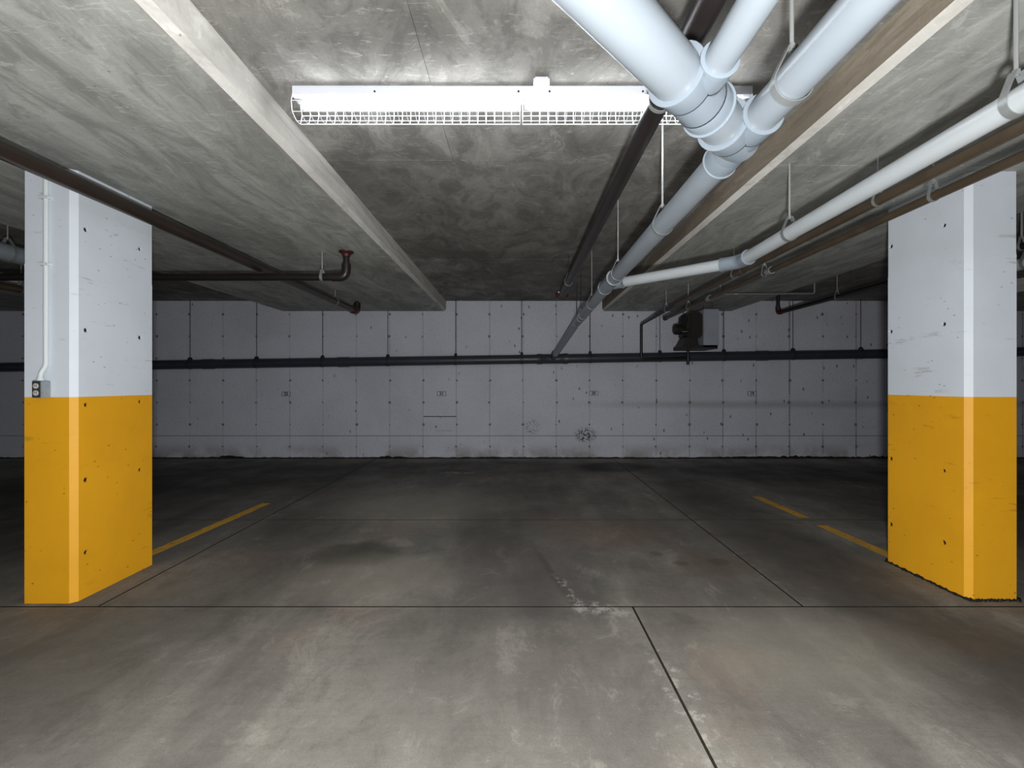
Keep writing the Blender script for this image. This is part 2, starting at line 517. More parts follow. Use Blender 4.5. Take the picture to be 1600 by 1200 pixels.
# ------------------------------------------------------------------ floor: slab panels with open joints
G = 0.0055
fl = MB().box(-SIDE_X, SIDE_X, REAR_Y, WALL_Y + 0.3, -0.2, -0.003).build('floor', 'joint')
struct(fl, 'stained grey concrete garage floor with cut joints')
def floor_panel(x0, x1, y0, y1):
    e = 0.0008
    pr = [(x0 + G, y0 + G), (x1 - G, y0 + G), (x1 - G, y1 - G), (x0 + G, y1 - G)]
    ins = [(x0 + G + e, y0 + G + e), (x1 - G - e, y0 + G + e), (x1 - G - e, y1 - G - e), (x0 + G + e, y1 - G - e)]
    vs = [(x, y, -0.012) for x, y in pr] + [(x, y, -e) for x, y in pr] + [(x, y, 0) for x, y in ins]
    fs = [(8, 9, 10, 11)]
    for k in (0, 4):
        for i in range(4):
            j = (i + 1) % 4
            fs.append((k + i, k + j, k + 4 + j, k + 4 + i))
    o = MB().add(vs, fs).build('slab_panel', 'floor', fl)
    o.data.materials.append(M['joint'])
    for p in list(o.data.polygons)[1:]:
        p.material_index = 1
rows = [(4.52, WALL_Y, [-SIDE_X, -8.2, -2.58, 1.76, 7.3, SIDE_X]), (2.756, 4.52, [-SIDE_X, -8.2, -2.58, 1.76, 7.3, SIDE_X]),
        (-1.6, 2.756, [-SIDE_X, -5.0, 0.71, 6.4, SIDE_X]), (REAR_Y, -1.6, [-SIDE_X, -5.0, 0.71, 6.4, SIDE_X])]
for y0, y1, xs in rows:
    for a, b in zip(xs, xs[1:]):
        floor_panel(a, b, y0, y1)

# ------------------------------------------------------------------ back wall: formed panels, tie plugs
wb = MB().box(-SIDE_X, SIDE_X, WALL_Y + 0.010, WALL_Y + 0.3, -0.2, 3.3).build('wall_back', 'seam')
struct(wb, 'long grey-painted concrete back wall with form seams')
PW, PX = 0.615, -1.122
proto = {}
for r, (z0, z1) in enumerate([(0.0, 0.413), (0.413, 3.0)]):
    for k in range(-19, 23):
        x = PX + PW * k
        g, gz = 0.0018, 0.0045
        key = r
        if key not in proto:
            m = MB()
            e = 0.001
            a = [(g, z0 + gz), (PW - g, z0 + gz), (PW - g, z1 - gz), (g, z1 - gz)]
            b = [(g + e, z0 + gz + e), (PW - g - e, z0 + gz + e), (PW - g - e, z1 - gz - e), (g + e, z1 - gz - e)]
            vs = [(u, 0.010, v) for u, v in a] + [(u, e, v) for u, v in a] + [(u, 0, v) for u, v in b]
            fs = [(8, 9, 10, 11)]
            for q in (0, 4):
                for i in range(4):
                    j = (i + 1) % 4
                    fs.append((q + i, q + j, q + 4 + j, q + 4 + i))
            o = m.add(vs, fs).build('form_panel', 'wall', wb)
            proto[key] = o.data
        else:
            o = link('form_panel', proto[key], wb)
        o.location = (x, WALL_Y, 0)
m = MB()
for k in range(-13, 18):
    for j in range(7):
        z = 0.215 + 0.407 * j
        x = PX + PW * k + random.uniform(-0.012, 0.012)
        r = random.uniform(0.012, 0.026) * (1.15 if x > 3 else 1)
        m.lathe((x, WALL_Y + 0.004, z), (x, WALL_Y - 0.003, z), [(0, r), (0.0055, r), (0.007, r * 0.6)], 8)
m.build('tie_plugs', 'tie', wb, kind='stuff', label='rows of small dark form tie plugs')
m = MB().box(-1.725, -1.125, WALL_Y - 0.0015, WALL_Y + 0.003, 0.762, 0.776)
m.build('form_seam', 'ink', wb, label='short dark horizontal gap')
m = MB().box(-1.50, -1.20, WALL_Y - 0.001, WALL_Y + 0.003, 0.505, 0.510)
m.build('form_seam', 'tie', wb)

# lumpy grime bead where wall meets floor
m = MB()
n = 420
top, out_ = [], []
for i in range(n + 1):
    x = -10.5 + 21 * i / n
    hgt = 0.012 + 0.012 * random.random()
    for cx, w, a in ((-5.35, 0.42, 0.045), (-2.35, 0.3, 0.045), (-0.4, 0.8, 0.012), (5.2, 1.3, 0.04), (6.9, 0.8, 0.05), (4.0, 0.8, 0.02)):
        hgt += a * max(0, 1 - abs(x - cx) / w) * random.random() ** 0.7
    top.append((x, hgt))
vs, fs = [], []
for x, h in top:
    w = 0.02 + h * 0.8
    vs += [(x, WALL_Y, h), (x, WALL_Y - w * 0.6, h * 0.6), (x, WALL_Y - w, 0.0005)]
for i in range(n):
    a = 3 * i
    fs += [(a, a + 1, a + 4, a + 3), (a + 1, a + 2, a + 5, a + 4)]
struct(m.add(vs, fs).build('baseboard_back', 'grime'), 'dark lumpy grime line along the foot of the back wall')

# unseen sides close the garage
for nm, b in (('wall_left', (-SIDE_X - 0.3, -SIDE_X, REAR_Y, WALL_Y + 0.3)), ('wall_right', (SIDE_X, SIDE_X + 0.3, REAR_Y, WALL_Y + 0.3)),
              ('wall_rear', (-SIDE_X - 0.3, SIDE_X + 0.3, REAR_Y - 0.3, REAR_Y))):
    struct(MB().box(*b, -0.2, 3.3).build(nm, 'wall'), 'grey-painted concrete %s wall of the garage' % nm.split('_')[1])

# ------------------------------------------------------------------ ceiling slab with board-marked panels
ce = MB().box(-SIDE_X - 0.3, SIDE_X + 0.3, REAR_Y - 0.3, WALL_Y + 0.3, H_CEIL + 0.006, 3.3).build('ceiling', 'ceil')
struct(ce, 'raw concrete ceiling slab between the deep bands')
def under_panel(name, mat, parent, x0, x1, y0, y1, z, th=0.006):
    g = 0.0016
    x0, x1, y0, y1 = x0 + g, x1 - g, y0 + g, y1 - g
    z -= random.uniform(0, 0.0015)
    MB().box(x0, x1, y0, y1, z, z + th + 0.001).build(name, mat, parent)
ycut = [REAR_Y, -4.25, -1.81, 0.63, 3.07, 5.51, WALL_Y + 0.005]
bays = [(-SIDE_X, -10.1), (-7.1, -4.35), (-1.31, 1.57), (3.98, 7.3), (10.3, SIDE_X)]
for bi, (a, b) in enumerate(bays):
    for ri, (y0, y1) in enumerate(zip(ycut, ycut[1:])):
        if bi == 2:
            cuts = [[0.1], [-0.4, 0.8], [-0.7, 0.5], [-0.44, 0.78], [-0.05, 1.17], [-0.5, 0.72]][ri]
        else:
            cuts = [(a + b) / 2 + (0.4 if ri % 2 else -0.4)]
        xs = [a] + cuts + [b]
        for p, q in zip(xs, xs[1:]):
            under_panel('soffit_panel', 'ceil', ce, p, q, y0, y1, H_CEIL)

LB = {'beam_left': 'wide concrete slab band above the left yellow pillar', 'beam_right': 'wide concrete slab band above the right yellow pillar',
      'beam_far_left': 'wide concrete slab band beyond the left bay', 'beam_far_right': 'wide concrete slab band beyond the right bay'}
for nm, x0, x1 in BEAMS:
    c = 0.032
    zb = H_BEAM
    poly = [(x0, H_CEIL + 0.01), (x0, zb + c), (x0 + c, zb), (x0 + c, zb + 0.006), (x1 - c, zb + 0.006), (x1 - c, zb), (x1, zb + c), (x1, H_CEIL + 0.01)]
    bo = MB().prism(poly, 'y', REAR_Y, WALL_Y + 0.005).build(nm, 'band_side_brown_shade' if nm == 'beam_right' else 'band_side')
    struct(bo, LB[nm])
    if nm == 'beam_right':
        bo.data.materials.append(M['band_side'])  # chamfer left in the paler, unshaded tone
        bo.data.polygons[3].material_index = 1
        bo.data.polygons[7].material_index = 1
    if nm == 'beam_left':
        ys = [REAR_Y, -5.1, -2.6, -0.15, 2.29, 4.73, 6.47, WALL_Y]
        xs = [x0 + c, -3.9, -1.49, x1 - c]
    elif nm == 'beam_right':
        ys = [REAR_Y, -5.5, -3.0, -0.6, 1.86, 2.755, 5.2, WALL_Y]
        xs = [x0 + c, 1.78, 3.55, x1 - c]
    else:
        ys = [REAR_Y, -2.6, 2.29, 4.73, WALL_Y]
        xs = [x0 + c, (x0 + x1) / 2, x1 - c]
    for y0, y1 in zip(ys, ys[1:]):
        for p, q in zip(xs, xs[1:]):
            under_panel('soffit_panel', 'band', bo, p, q, y0, y1, zb)

# ------------------------------------------------------------------ pillars
def shaft(name, mat, parent, x0, x1, y0, y1, z0, z1, ch, holes):
    poly = [(x0 + ch, y0), (x1 - ch, y0), (x1, y0 + ch), (x1, y1 - ch), (x1 - ch, y1), (x0 + ch, y1), (x0, y1 - ch), (x0, y0 + ch)]
    o = MB().prism(poly, 'z', z0, z1).build(name, mat, parent)
    hs = [h for h in holes if z0 + 0.02 < h[1] < z1 - 0.02]
    if hs:
        m = MB()
        for (y, z, side) in hs:
            xf = x1 if side > 0 else x0
            r = random.uniform(0.014, 0.018)
            m.lathe((xf + 0.01 * side, y, z), (xf - 0.05 * side, y, z), [(0, r * 1.1), (0.01, r), (0.05, r * 0.85)], 12)
            MB().lathe((xf - 0.012 * side, y, z), (xf - 0.039 * side, y, z), [(0, r * 0.95), (0.024, r * 0.85)], 10).build('hole_shade_plug', 'hole', parent)  # dark plug stands in for shade down the hole
        cut = m.build('cutter', mat)
        md = o.modifiers.new('b', 'BOOLEAN')
        md.operation = 'DIFFERENCE'
        md.object = cut
        md.solver = 'EXACT'
        dg = bpy.context.evaluated_depsgraph_get()
        me = bpy.data.meshes.new_from_object(o.evaluated_get(dg))
        o.modifiers.clear()
        old = o.data
        o.data = me
        me.name = name
        bpy.data.meshes.remove(old)
        bpy.data.objects.remove(cut, do_unlink=True)
    return o

def holes_from(spots, side, xplane):
    # (depth, heights) measured on the pillar's inner side
    return [(y, z, side) for y, zs in spots for z in zs]

YB = 1.288
def pillar(label, x0, x1, y0, y1, side, spots, seam_z):
    p = thing('concrete_pillar', label, 'pillar')
    hs = holes_from(spots, side, None)
    shaft('lower_shaft', 'yellow_paint', p, x0, x1, y0, y1, 0.0, YB, 0.03, hs)
    shaft('upper_shaft', 'white_paint', p, x0, x1, y0, y1, YB, seam_z, 0.03, hs)
    shaft('upper_shaft', 'white_paint', p, x0 + 0.0012, x1 - 0.0012, y0 + 0.0012, y1 - 0.0012, seam_z, H_BEAM, 0.03, hs)
    return p
pl = pillar('yellow and white concrete pillar with metal conduit and outlet box', -3.105, -2.766, 2.796, 3.425, 1,
            [(2.875, (0.29, 0.755, 1.236, 1.715, 2.36)), (3.287, (0.74, 1.24, 1.71, 2.36))], 2.12)
at(pl, (-2.92, 3.11, 0))
pr = pillar('yellow and white concrete pillar with black sealant around its foot', 2.852, 3.185, 2.83, 3.475, -1,
            [(3.42, (0.30, 0.80, 1.28, 1.77, 2.42)), (2.995, (0.31, 0.79, 1.275, 1.77, 2.43))], 2.19)
m = MB()
ring = [(2.856, 2.834), (3.181, 2.834), (3.181, 3.471), (2.856, 3.471)]
vs, fs = [], []
N = 40
for e in range(4):
    a, b = ring[e], ring[(e + 1) % 4]
    for i in range(N):
        s = i / N
        x, y = a[0] + (b[0] - a[0]) * s, a[1] + (b[1] - a[1]) * s
        dx, dy = x - 3.0, y - 3.15
        nx, ny = [(0, -1), (1, 0), (0, 1), (-1, 0)][e]
        w = random.uniform(0.008, 0.024)
        h = random.uniform(0.008, 0.02)
        vs += [(x - nx * 0.004, y - ny * 0.004, h), (x + nx * w * 0.6, y + ny * w * 0.6, h * 0.8), (x + nx * w, y + ny * w, 0.0005)]
T = 4 * N
for i in range(T):
    a, b = 3 * i, 3 * ((i + 1) % T)
    fs += [(a, a + 1, b + 1, b), (a + 1, a + 2, b + 2, b + 1)]
m.add(vs, fs).build('base_sealant', 'mastic', pr, label='ragged black sealant strip')
at(pr, (3.0, 3.15, 0))

# ------------------------------------------------------------------ fluorescent light with wire guard
def light_fixture(label, tube='tube'):
    f = thing('fluorescent_light', label, 'light fixture')
    L = 2.37
    zc = H_CEIL
    ch = MB()
    ch.prism([(-0.040, zc), (-0.040, zc - 0.045), (-0.030, zc - 0.052), (0.030, zc - 0.052), (0.040, zc - 0.045), (0.040, zc)], 'x', -L / 2, L / 2)
    ch.build('channel', 'lamp_white', f)
    for sx_ in (-0.76, -0.02 + 0.0, 0.14, 0.62):
        MB().cyl((sx_, -0.0395, zc - 0.03), (sx_, -0.0425, zc - 0.03), 0.0055, 8).build('screw', 'screw', f)
    MB().bbox(0.055, 0.135, -0.118, -0.0405, zc - 0.036, zc - 0.001, 0.008).build('junction_box', 'lamp_white', f)
    zt = zc - 0.084
    for s in (-1, 1):
        x0, x1 = (-L / 2 + 0.045, -0.022) if s < 0 else (0.022, L / 2 - 0.045)
        MB().lathe((x0, 0, zt), (x1, 0, zt), [(0, 0.012), (0.02, 0.019), (x1 - x0 - 0.02, 0.019), (x1 - x0, 0.012)], 14).build('tube', tube, f, smooth=True)
        for xe in (x0 - 0.012, x1 + 0.002):
            MB().bbox(xe, xe + 0.010, -0.014, 0.014, zt - 0.02, zc - 0.05, 0.002).build('lamp_holder', 'holder', f)
        # wire guard: hoops every 47 mm on long wires
        g = MB()
        a, b = (-L / 2 + 0.003, -0.012) if s < 0 else (0.002, L / 2 - 0.003)
        prof = [(-0.041, zc - 0.040), (-0.056, zc - 0.085), (-0.045, zc - 0.135), (0.0, zc - 0.158), (0.045, zc - 0.150), (0.062, zc - 0.095), (0.041, zc - 0.040)]
        n = 26
        for i in range(n + 1):
            x = a + (b - a) * i / n
            g.tube([(x, y, z) for y, z in fillet2(prof)], 0.0013 if 0 < i < n else 0.0024, 5)
        for (y, z) in (prof[1], prof[2], prof[3], prof[4], prof[5]):
            g.tube([(a, y, z), ((a + b) / 2, y, z), (b, y, z)], 0.0022, 6)
        g.build('wire_guard', 'wire_white', f, smooth=True)
    return f
def fillet2(p):
    q = fillet([(0, y, z) for y, z in p], 0.012, 3)
    return [(v.y, v.z) for v in q]
lamp = light_fixture('white caged fluorescent strip light mounted between the two beams')
lamp.location = (0.027, 2.345, 0)
AISLE = [(0.1, -2.2, H_CEIL, 0, 'caged fluorescent strip light over the drive aisle behind the viewer'),
         (-3.45, -1.9, H_BEAM, 90, 'caged fluorescent strip light under the left band behind the viewer'),
         (3.2, -1.9, H_BEAM, 90, 'caged fluorescent strip light under the right band behind the viewer')]
aisle = None
for x, y, z, rz, lb in AISLE:
    c = aisle = light_fixture(lb, 'aisle_tube') if aisle is None else copy_tree(aisle)
    c.location = (x, y, z - H_CEIL)
    c.rotation_euler = (0, 0, math.radians(rz))
    c['label'] = lb
for o in [lamp] + [o for o in COL.objects if o.name.startswith('fluorescent_light.')]:
    o['group'] = 'caged fluorescent strip lights'

# ------------------------------------------------------------------ hangers
ORD = ['first', 'second', 'third', 'fourth', 'fifth', 'sixth', 'seventh', 'eighth', 'ninth', 'tenth', 'eleventh', 'twelfth', 'thirteenth',
       'fourteenth', 'fifteenth', 'sixteenth', 'seventeenth', 'eighteenth']
def hanger(label, group, x, y, z, r, ztop, axis='y', rod='zinc', rr=0.005, width=0.028, strap='strap', neck=0.055):
    """clevis hanger: strap round the pipe, rod up to the concrete"""
    h = thing('pipe_hanger', label, 'pipe hanger', group)
    k = r + 0.0015
    prof = []
    for i in range(17):
        a = math.radians(-200 + 220 * i / 16)
        prof.append((math.cos(a) * k, math.sin(a) * k))
    prof = [(-0.010, k + neck)] + prof + [(0.010, k + neck)]
    th = 0.003
    vs, fs = [], []
    for i, (u, w) in enumerate(prof):
        l = math.hypot(u, w)
        ou, ow = (u / l * (l + th), w / l * (l + th)) if 0 < i < len(prof) - 1 else (u * 1.3, w)
        for s in (-width / 2, width / 2):
            for (p, q) in ((u, w), (ou, ow)):
                vs.append((x + p, y + s, z + q) if axis == 'y' else (x + s, y + p, z + q))
    n = len(prof)
    for i in range(n - 1):
        a, b = 4 * i, 4 * i + 4
        fs += [(a, a + 2, b + 2, b), (a + 1, b + 1, b + 3, a + 3), (a, b, b + 1, a + 1), (a + 2, a + 3, b + 3, b + 2)]
    MB().add(vs, fs).build('strap', strap, h, smooth=True)
    zt = z + k + neck
    MB().lathe((x, y, zt - 0.012), (x, y, zt + 0.006), [(0, 0.011), (0.018, 0.011)], 6).build('nut', strap, h)
    MB().cyl((x, y, zt - 0.015), (x, y, ztop + 0.004), rr, 8).build('rod', rod, h)
    at(h, (x, y, z))
    return h

# ------------------------------------------------------------------ grey plastic drain assembly
ZP = EYE + 0.92
R4, R6, R3 = 0.057, 0.074, 0.0445
def socket_prof(L, r, lip=0.006):
    return [(0, r * 0.9), (0, r), (L * 0.12, r + lip * 0.3), (L - 0.010, r + lip * 0.3), (L - 0.008, r + lip), (L - 0.001, r + lip), (L, r + lip * 0.5), (L, r * 0.9)]
dp = thing('drain_pipe', 'grey plastic drain pipe with wye branches running under the ceiling to the wall', 'pipe')
J2 = Vector((0.84, 1.70, ZP))
dr = Vector((1, 1, 0)).normalized()
def run(s):            # s metres back along x from the second wye
    return Vector((J2.x - s, J2.y - s, ZP))
# pipe runs
MB().tube(fillet([(0.84, 0.05, H_CEIL), (0.84, 0.05, ZP), (0.84, 1.62, ZP)], 0.12), R4, 28).build('pipe', 'pvc', dp, True)
def xmain(y):
    return 0.84 + max(0, y - 4.2) * 0.06 / 2.7
pts = [Vector((J2.x, 1.78, ZP)), Vector((0.84, 4.2, ZP - 0.003))] + fillet([(0.8444, 4.4, ZP - 0.003), (0.90, 6.90, ZP - 0.005), (0.64, 8.12, 1.835)], 0.10)
MB().tube(pts, R4, 28).build('pipe', 'pvc', dp, True, label='long straight grey pipe')
MB().tube(fillet([(-0.05, 0.81, H_CEIL), (-0.05, 0.81, ZP), run(0.33)], 0.16), R6, 32).build('pipe', 'pvc', dp, True, label='thick grey pipe')
MB().tube([run(0.21), run(0.12)], R6, 32).build('pipe', 'pvc', dp, True)
J1 = run(0.265)
MB().tube(fillet([(J1.x, 0.30, H_CEIL), (J1.x, 0.30, ZP), (J1.x, 1.33, ZP)], 0.1), R3, 24).build('pipe', 'pvc', dp, True, label='thin grey branch pipe')
E0 = Vector((1.66, 3.33, EYE + 0.91))
J3 = Vector((0.84, 4.15, ZP - 0.003))
MB().tube(fillet([(1.66, -1.2, H_BEAM), (1.66, -1.2, EYE + 0.975), E0 + Vector((0, -0.06, 0))], 0.1), R3, 24).build('pipe', 'pvc_white', dp, True, label='white side branch pipe')
MB().tube([E0 + Vector((-0.05, 0.05, 0)), J3 + Vector((0.13, -0.13, 0))], R3, 24).build('pipe', 'pvc_white', dp, True)
# wye one: run and thin branch
w = MB()
w.lathe(run(0.315), run(0.215), [(0, R6 + 0.005), (0.1414, R6 + 0.005)], 32)
w.lathe(run(0.310), run(0.370), socket_prof((run(0.310) - run(0.370)).length, R6 + 0.006, 0.010), 32)
w.lathe(run(0.240), run(0.195), socket_prof((run(0.240) - run(0.195)).length, R6 + 0.006, 0.010), 32)
bj = run(0.225)
w.lathe((J1.x, bj.y - 0.01, ZP), (J1.x, 1.34, ZP), [(0, R3 + 0.006), (bj.y - 1.35, R3 + 0.006)], 28)
w.lathe((J1.x, 1.345, ZP), (J1.x, 1.265, ZP), socket_prof(0.08, R3 + 0.006, 0.006), 28)
w.build('wye_fitting', 'pvc_fit', dp, True)
# wye two: straight run along the pipe, thick pipe joining from the side
w = MB()
w.lathe(run(0.055), run(0.115), socket_prof((run(0.055) - run(0.115)).length, R6 + 0.006, 0.010), 32)
w.lathe(run(0.07), run(-0.02), [(0, R6 + 0.005), (0.06, R6 + 0.003), (0.127, R4 + 0.012)], 32)
w.lathe((J2.x, 1.60, ZP), (J2.x, 1.78, ZP), [(0, R4 + 0.007), (0.18, R4 + 0.009)], 32)
w.lathe((J2.x, 1.61, ZP), (J2.x, 1.525, ZP), socket_prof(0.085, R4 + 0.007, 0.007), 32)
w.lathe((J2.x, 1.77, ZP), (J2.x, 1.86, ZP), socket_prof(0.09, R4 + 0.008, 0.007), 32)
w.build('wye_fitting', 'pvc_fit', dp, True)
# wye three: white branch
w = MB()
w.lathe((0.84, 3.93, ZP), (0.84, 4.22, ZP), [(0, R4 + 0.006), (0.29, R4 + 0.006)], 28)
w.lathe((0.84, 3.95, ZP), (0.84, 3.87, ZP), socket_prof(0.08, R4 + 0.006, 0.007), 28)
w.lathe((0.84, 4.20, ZP), (0.84, 4.28, ZP), socket_prof(0.08, R4 + 0.006, 0.007), 28)
w.lathe(J3, J3 + Vector((0.12, -0.12, 0)), [(0, R3 + 0.005), (0.15, R3 + 0.005), (0.1505, R3 + 0.009), (0.165, R3 + 0.009)], 24)
w.build('wye_fitting', 'pvc_fit', dp, True)
# elbow in the white branch
w = MB()
w.tube(fillet([E0 + Vector((0, -0.10, 0)), E0, E0 + Vector((-0.09, 0.09, 0))], 0.05), R3 + 0.007, 24)
w.lathe(E0 + Vector((0, -0.045, 0)), E0 + Vector((0, -0.12, 0)), socket_prof(0.075, R3 + 0.006, 0.006), 24)
w.lathe(E0 + Vector((-0.035, 0.035, 0)), E0 + Vector((-0.10, 0.10, 0)), socket_prof(0.092, R3 + 0.006, 0.004), 24)
w.build('elbow_fitting', 'pvc_fit', dp, True)
# couplings
for y in (5.95,):
    MB().lathe((xmain(y), y, ZP - 0.004), (xmain(y + 0.12), y + 0.12, ZP - 0.004), [(0, R4 + 0.001), (0, R4 + 0.007), (0.12, R4 + 0.007), (0.12, R4 + 0.001)], 24).build('coupling', 'pvc_fit', dp, True)
def cement(p, q, r):
    p, q = Vector(p), Vector(q)
    MB().lathe(p, q, [(0, r - 0.002), (0, r + 0.0012), (0.0035, r + 0.0012), (0.0035, r - 0.002)], 32).build('joint_ring', 'joint_dark', dp, True)
cement(run(0.312), run(0.2), R6 + 0.0065)
cement(run(0.194), run(0.1), R6)
cement(run(0.057), run(0.0), R6 + 0.0065)
cement(run(0.242), run(0.2), R6 + 0.0065)
cement((J1.x, 1.348, ZP), (J1.x, 1.5, ZP), R3 + 0.0065)
cement((J2.x, 1.613, ZP), (J2.x, 1.7, ZP), R4 + 0.0075)
cement((J2.x, 1.862, ZP), (J2.x, 2.0, ZP), R4)
at(dp, (0.84, 1.7, ZP))
g = 'hangers of the grey drain pipe'
for y, lb in ((1.37, 'strap hanger on grey pipe just in front of the double wye'), (2.59, 'long rod hanger on grey pipe just beyond the strip light'),
              (3.73, 'rod hanger on grey pipe just before the white branch joins'), (5.17, 'rod hanger on grey pipe just after the white branch joins'),
              (6.2, 'second to last rod hanger of the grey pipe before the back wall'), (6.72, 'last rod hanger of the grey pipe, nearest the back wall')):
    hanger(lb, g, xmain(y), y, ZP - 0.002, R4, H_CEIL, rod='zinc' if y < 6 else 'dark_rod', rr=0.006 if y < 3 else 0.005)
g = 'hangers of the white branch pipe'
for y, lb in ((1.49, 'strap hanger on white branch pipe at the right edge of the view'), (2.73, 'slim rod hanger halfway along the white branch pipe')):
    z = EYE + 0.975 + (E0.z - EYE - 0.975) * (y + 1.2) / 4.5
    hanger(lb, g, 1.66, y, z, R3, H_BEAM, rr=0.0065)

# ------------------------------------------------------------------ horizontal pipe along the back wall
def zwall(x):
    return EYE + 0.302 + (x + 9.38) * 0.01523
YW = 8.13
wp = thing('wall_drain_pipe', 'long dark drain pipe hung along the back wall with slight fall', 'pipe')
RW = 0.084
MB().tube([(-12.9, YW, zwall(-12.9)), (0, YW, zwall(0)), (12.9, YW, zwall(12.9))], RW, 24).build('pipe', 'wall_pipe', wp, True)
def coup(x, L=0.2, e=0.008):
    MB().lathe((x - L / 2, YW, zwall(x - L / 2)), (x + L / 2, YW, zwall(x + L / 2)), [(0, RW), (0, RW + e), (L, RW + e), (L, RW)], 24).build('coupling', 'wall_pipe', wp, True)
for x in (-5.6, -3.15, 4.45, 7.6):
    coup(x)
w = MB()
w.lathe((0.36, YW, zwall(0.36)), (0.92, YW, zwall(0.92)), [(0, RW), (0, RW + 0.012), (0.09, RW + 0.012), (0.1, RW + 0.005), (0.46, RW + 0.005), (0.47, RW + 0.012), (0.56, RW + 0.012), (0.56, RW)], 24)
ax = (Vector((0.90, 6.90, ZP)) - Vector((0.64, 8.12, 1.835))).normalized()
b0 = Vector((0.64, 8.12, 1.835))
w.lathe(b0, b0 + ax, [(0, R4 + 0.006), (0.17, R4 + 0.006), (0.17, R4 + 0.012), (0.20, R4 + 0.012), (0.20, R4)], 24)
w.build('tee_fitting', 'wall_pipe', wp, True)
at(wp, (0, YW, zwall(0)))
hx = [297, 401, 504, 606, 712, 815, 922, 1031, 1131, 1239, 1345]
X = [(p - 808) * YW / 700 for p in hx]
X = [X[0] - 1.21 * 2, X[0] - 1.21] + X
vis = 0
for x in X:
    if x < -6.6:
        lb = 'thin rod hanger on wall pipe left of the conduit pillar' if x < -8 else 'thin rod hanger on wall pipe hidden beside the conduit pillar'
    else:
        lb = '%s thin dark rod hanger along the wall pipe, counted from the left pillar' % ORD[vis]
        vis += 1
    ztop = H_BEAM if any(a - 0.005 < x < b + 0.005 for _, a, b in BEAMS) else H_CEIL
    hanger(lb, 'hangers of the wall pipe', x, YW, zwall(x), RW, ztop, axis='x', rod='dark_rod', strap='dark_rod', width=0.045, neck=0.04, rr=0.006)

# ------------------------------------------------------------------ dark sprinkler mains
def bolts(m, p, ax, r):
    """grooved coupling with two lugs"""
    p, ax = Vector(p), Vector(ax).normalized()
    a = p - ax * 0.03
    m.lathe(a, a + ax, [(0, r), (0, r + 0.012), (0.012, r + 0.018), (0.048, r + 0.018), (0.06, r + 0.012), (0.06, r)], 20)
    side = ax.cross(Vector((0, 0, 1)))
    side = side.normalized() if side.length > 0.1 else Vector((1, 0, 0))
    for s in (-1, 1):
        c = p + side * s * (r + 0.028)
        m.cyl(c - Vector((0, 0, 0.028)), c + Vector((0, 0, 0.028)), 0.011, 8)
ZA, XA, RA = EYE + 1.18, -2.60, 0.048
a = thing('sprinkler_pipe', 'dark steel sprinkler pipe passing across the top of the conduit pillar', 'pipe')
MB().tube([(XA, REAR_Y + 0.02, ZA), (XA, 0, ZA), (XA, 7.10, ZA)], RA, 24).build('pipe', 'main_steel', a, True)
MB().tube(fillet([(XA, 7.10, ZA), (XA, 7.28, ZA), (XA, 7.28, ZA + 0.14)], 0.07), RA + 0.006, 20).build('elbow', 'steel', a, True)
MB().cyl((XA, 7.28, ZA + 0.03), (XA, 7.28, H_BEAM), 0.028, 16).build('riser', 'steel', a, True)
m = MB(); bolts(m, (XA, 7.10, ZA), (0, 1, 0), RA); m.build('coupling', 'red', a, label='dull red bolted coupling')
at(a, (XA, 7.28, ZA))
hanger('thin rod hanger on sprinkler pipe above its far end', 'hangers of the sprinkler pipes', XA, 6.4, ZA, RA, H_BEAM, rod='zinc', rr=0.004, neck=0.03)

b = thing('sprinkler_branch_pipe', 'short dark cross pipe rising to a red ceiling flange', 'pipe')
ZB, YBR, RB = EYE + 1.085, 4.55, 0.037
MB().tube([(-7.0, YBR, ZB), (-4, YBR, ZB), (-1.86, YBR, ZB)], RB, 20).build('pipe', 'steel', b, True)
MB().tube(fillet([(-1.88, YBR, ZB), (-1.735, YBR, ZB), (-1.735, YBR, ZB + 0.13)], 0.075), RB + 0.007, 20).build('elbow', 'steel', b, True)
MB().cyl((-1.735, YBR, ZB + 0.05), (-1.735, YBR, H_BEAM), 0.03, 16).build('riser', 'steel', b, True)
MB().lathe((-1.735, YBR, H_BEAM + 0.002), (-1.735, YBR, H_BEAM - 0.06), [(0, 0.075), (0.012, 0.072), (0.03, 0.045), (0.055, 0.036)], 20).build('flange', 'red', b, True, label='rusty red ceiling flange')
at(b, (-1.735, YBR, ZB))
hanger('bright clamp hanger next to the red ceiling flange', 'hangers of the sprinkler pipes', -1.98, YBR, ZB, RB, H_BEAM, axis='x', rr=0.006, neck=0.04)

ZC, XC, RC = EYE + 1.22, 0.615, 0.046
c3 = thing('sprinkler_pipe', 'black sprinkler pipe running under the strip light to a red coupling', 'pipe')
MB().tube([(XC, REAR_Y + 0.02, ZC), (XC, 0, ZC), (XC, 6.15, ZC)], RC, 24).build('pipe', 'steel', c3, True)
m = MB(); bolts(m, (XC, 6.16, ZC), (0, 1, 0), RC); m.build('coupling', 'red', c3, label='dull red bolted coupling')
MB().lathe((XC, 6.15, ZC), (XC, 6.24, ZC), [(0, RC), (0.07, RC), (0.09, RC * 0.7)], 20).build('end_cap', 'red', c3, True)
for sx_, dz in ((-0.05, 0.03), (0.055, 0.02), (-0.01, 0.05)):
    MB().cyl((XC + sx_, 6.125, ZC + dz), (XC + sx_, 6.10, ZC + dz), 0.010, 8).build('bolt', 'zinc', c3)
at(c3, (XC, 0, ZC))
hanger('ring hanger on black sprinkler pipe in front of the strip light', 'hangers of the sprinkler pipes', XC, 1.93, ZC, RC, H_CEIL, rr=0.006, width=0.02)
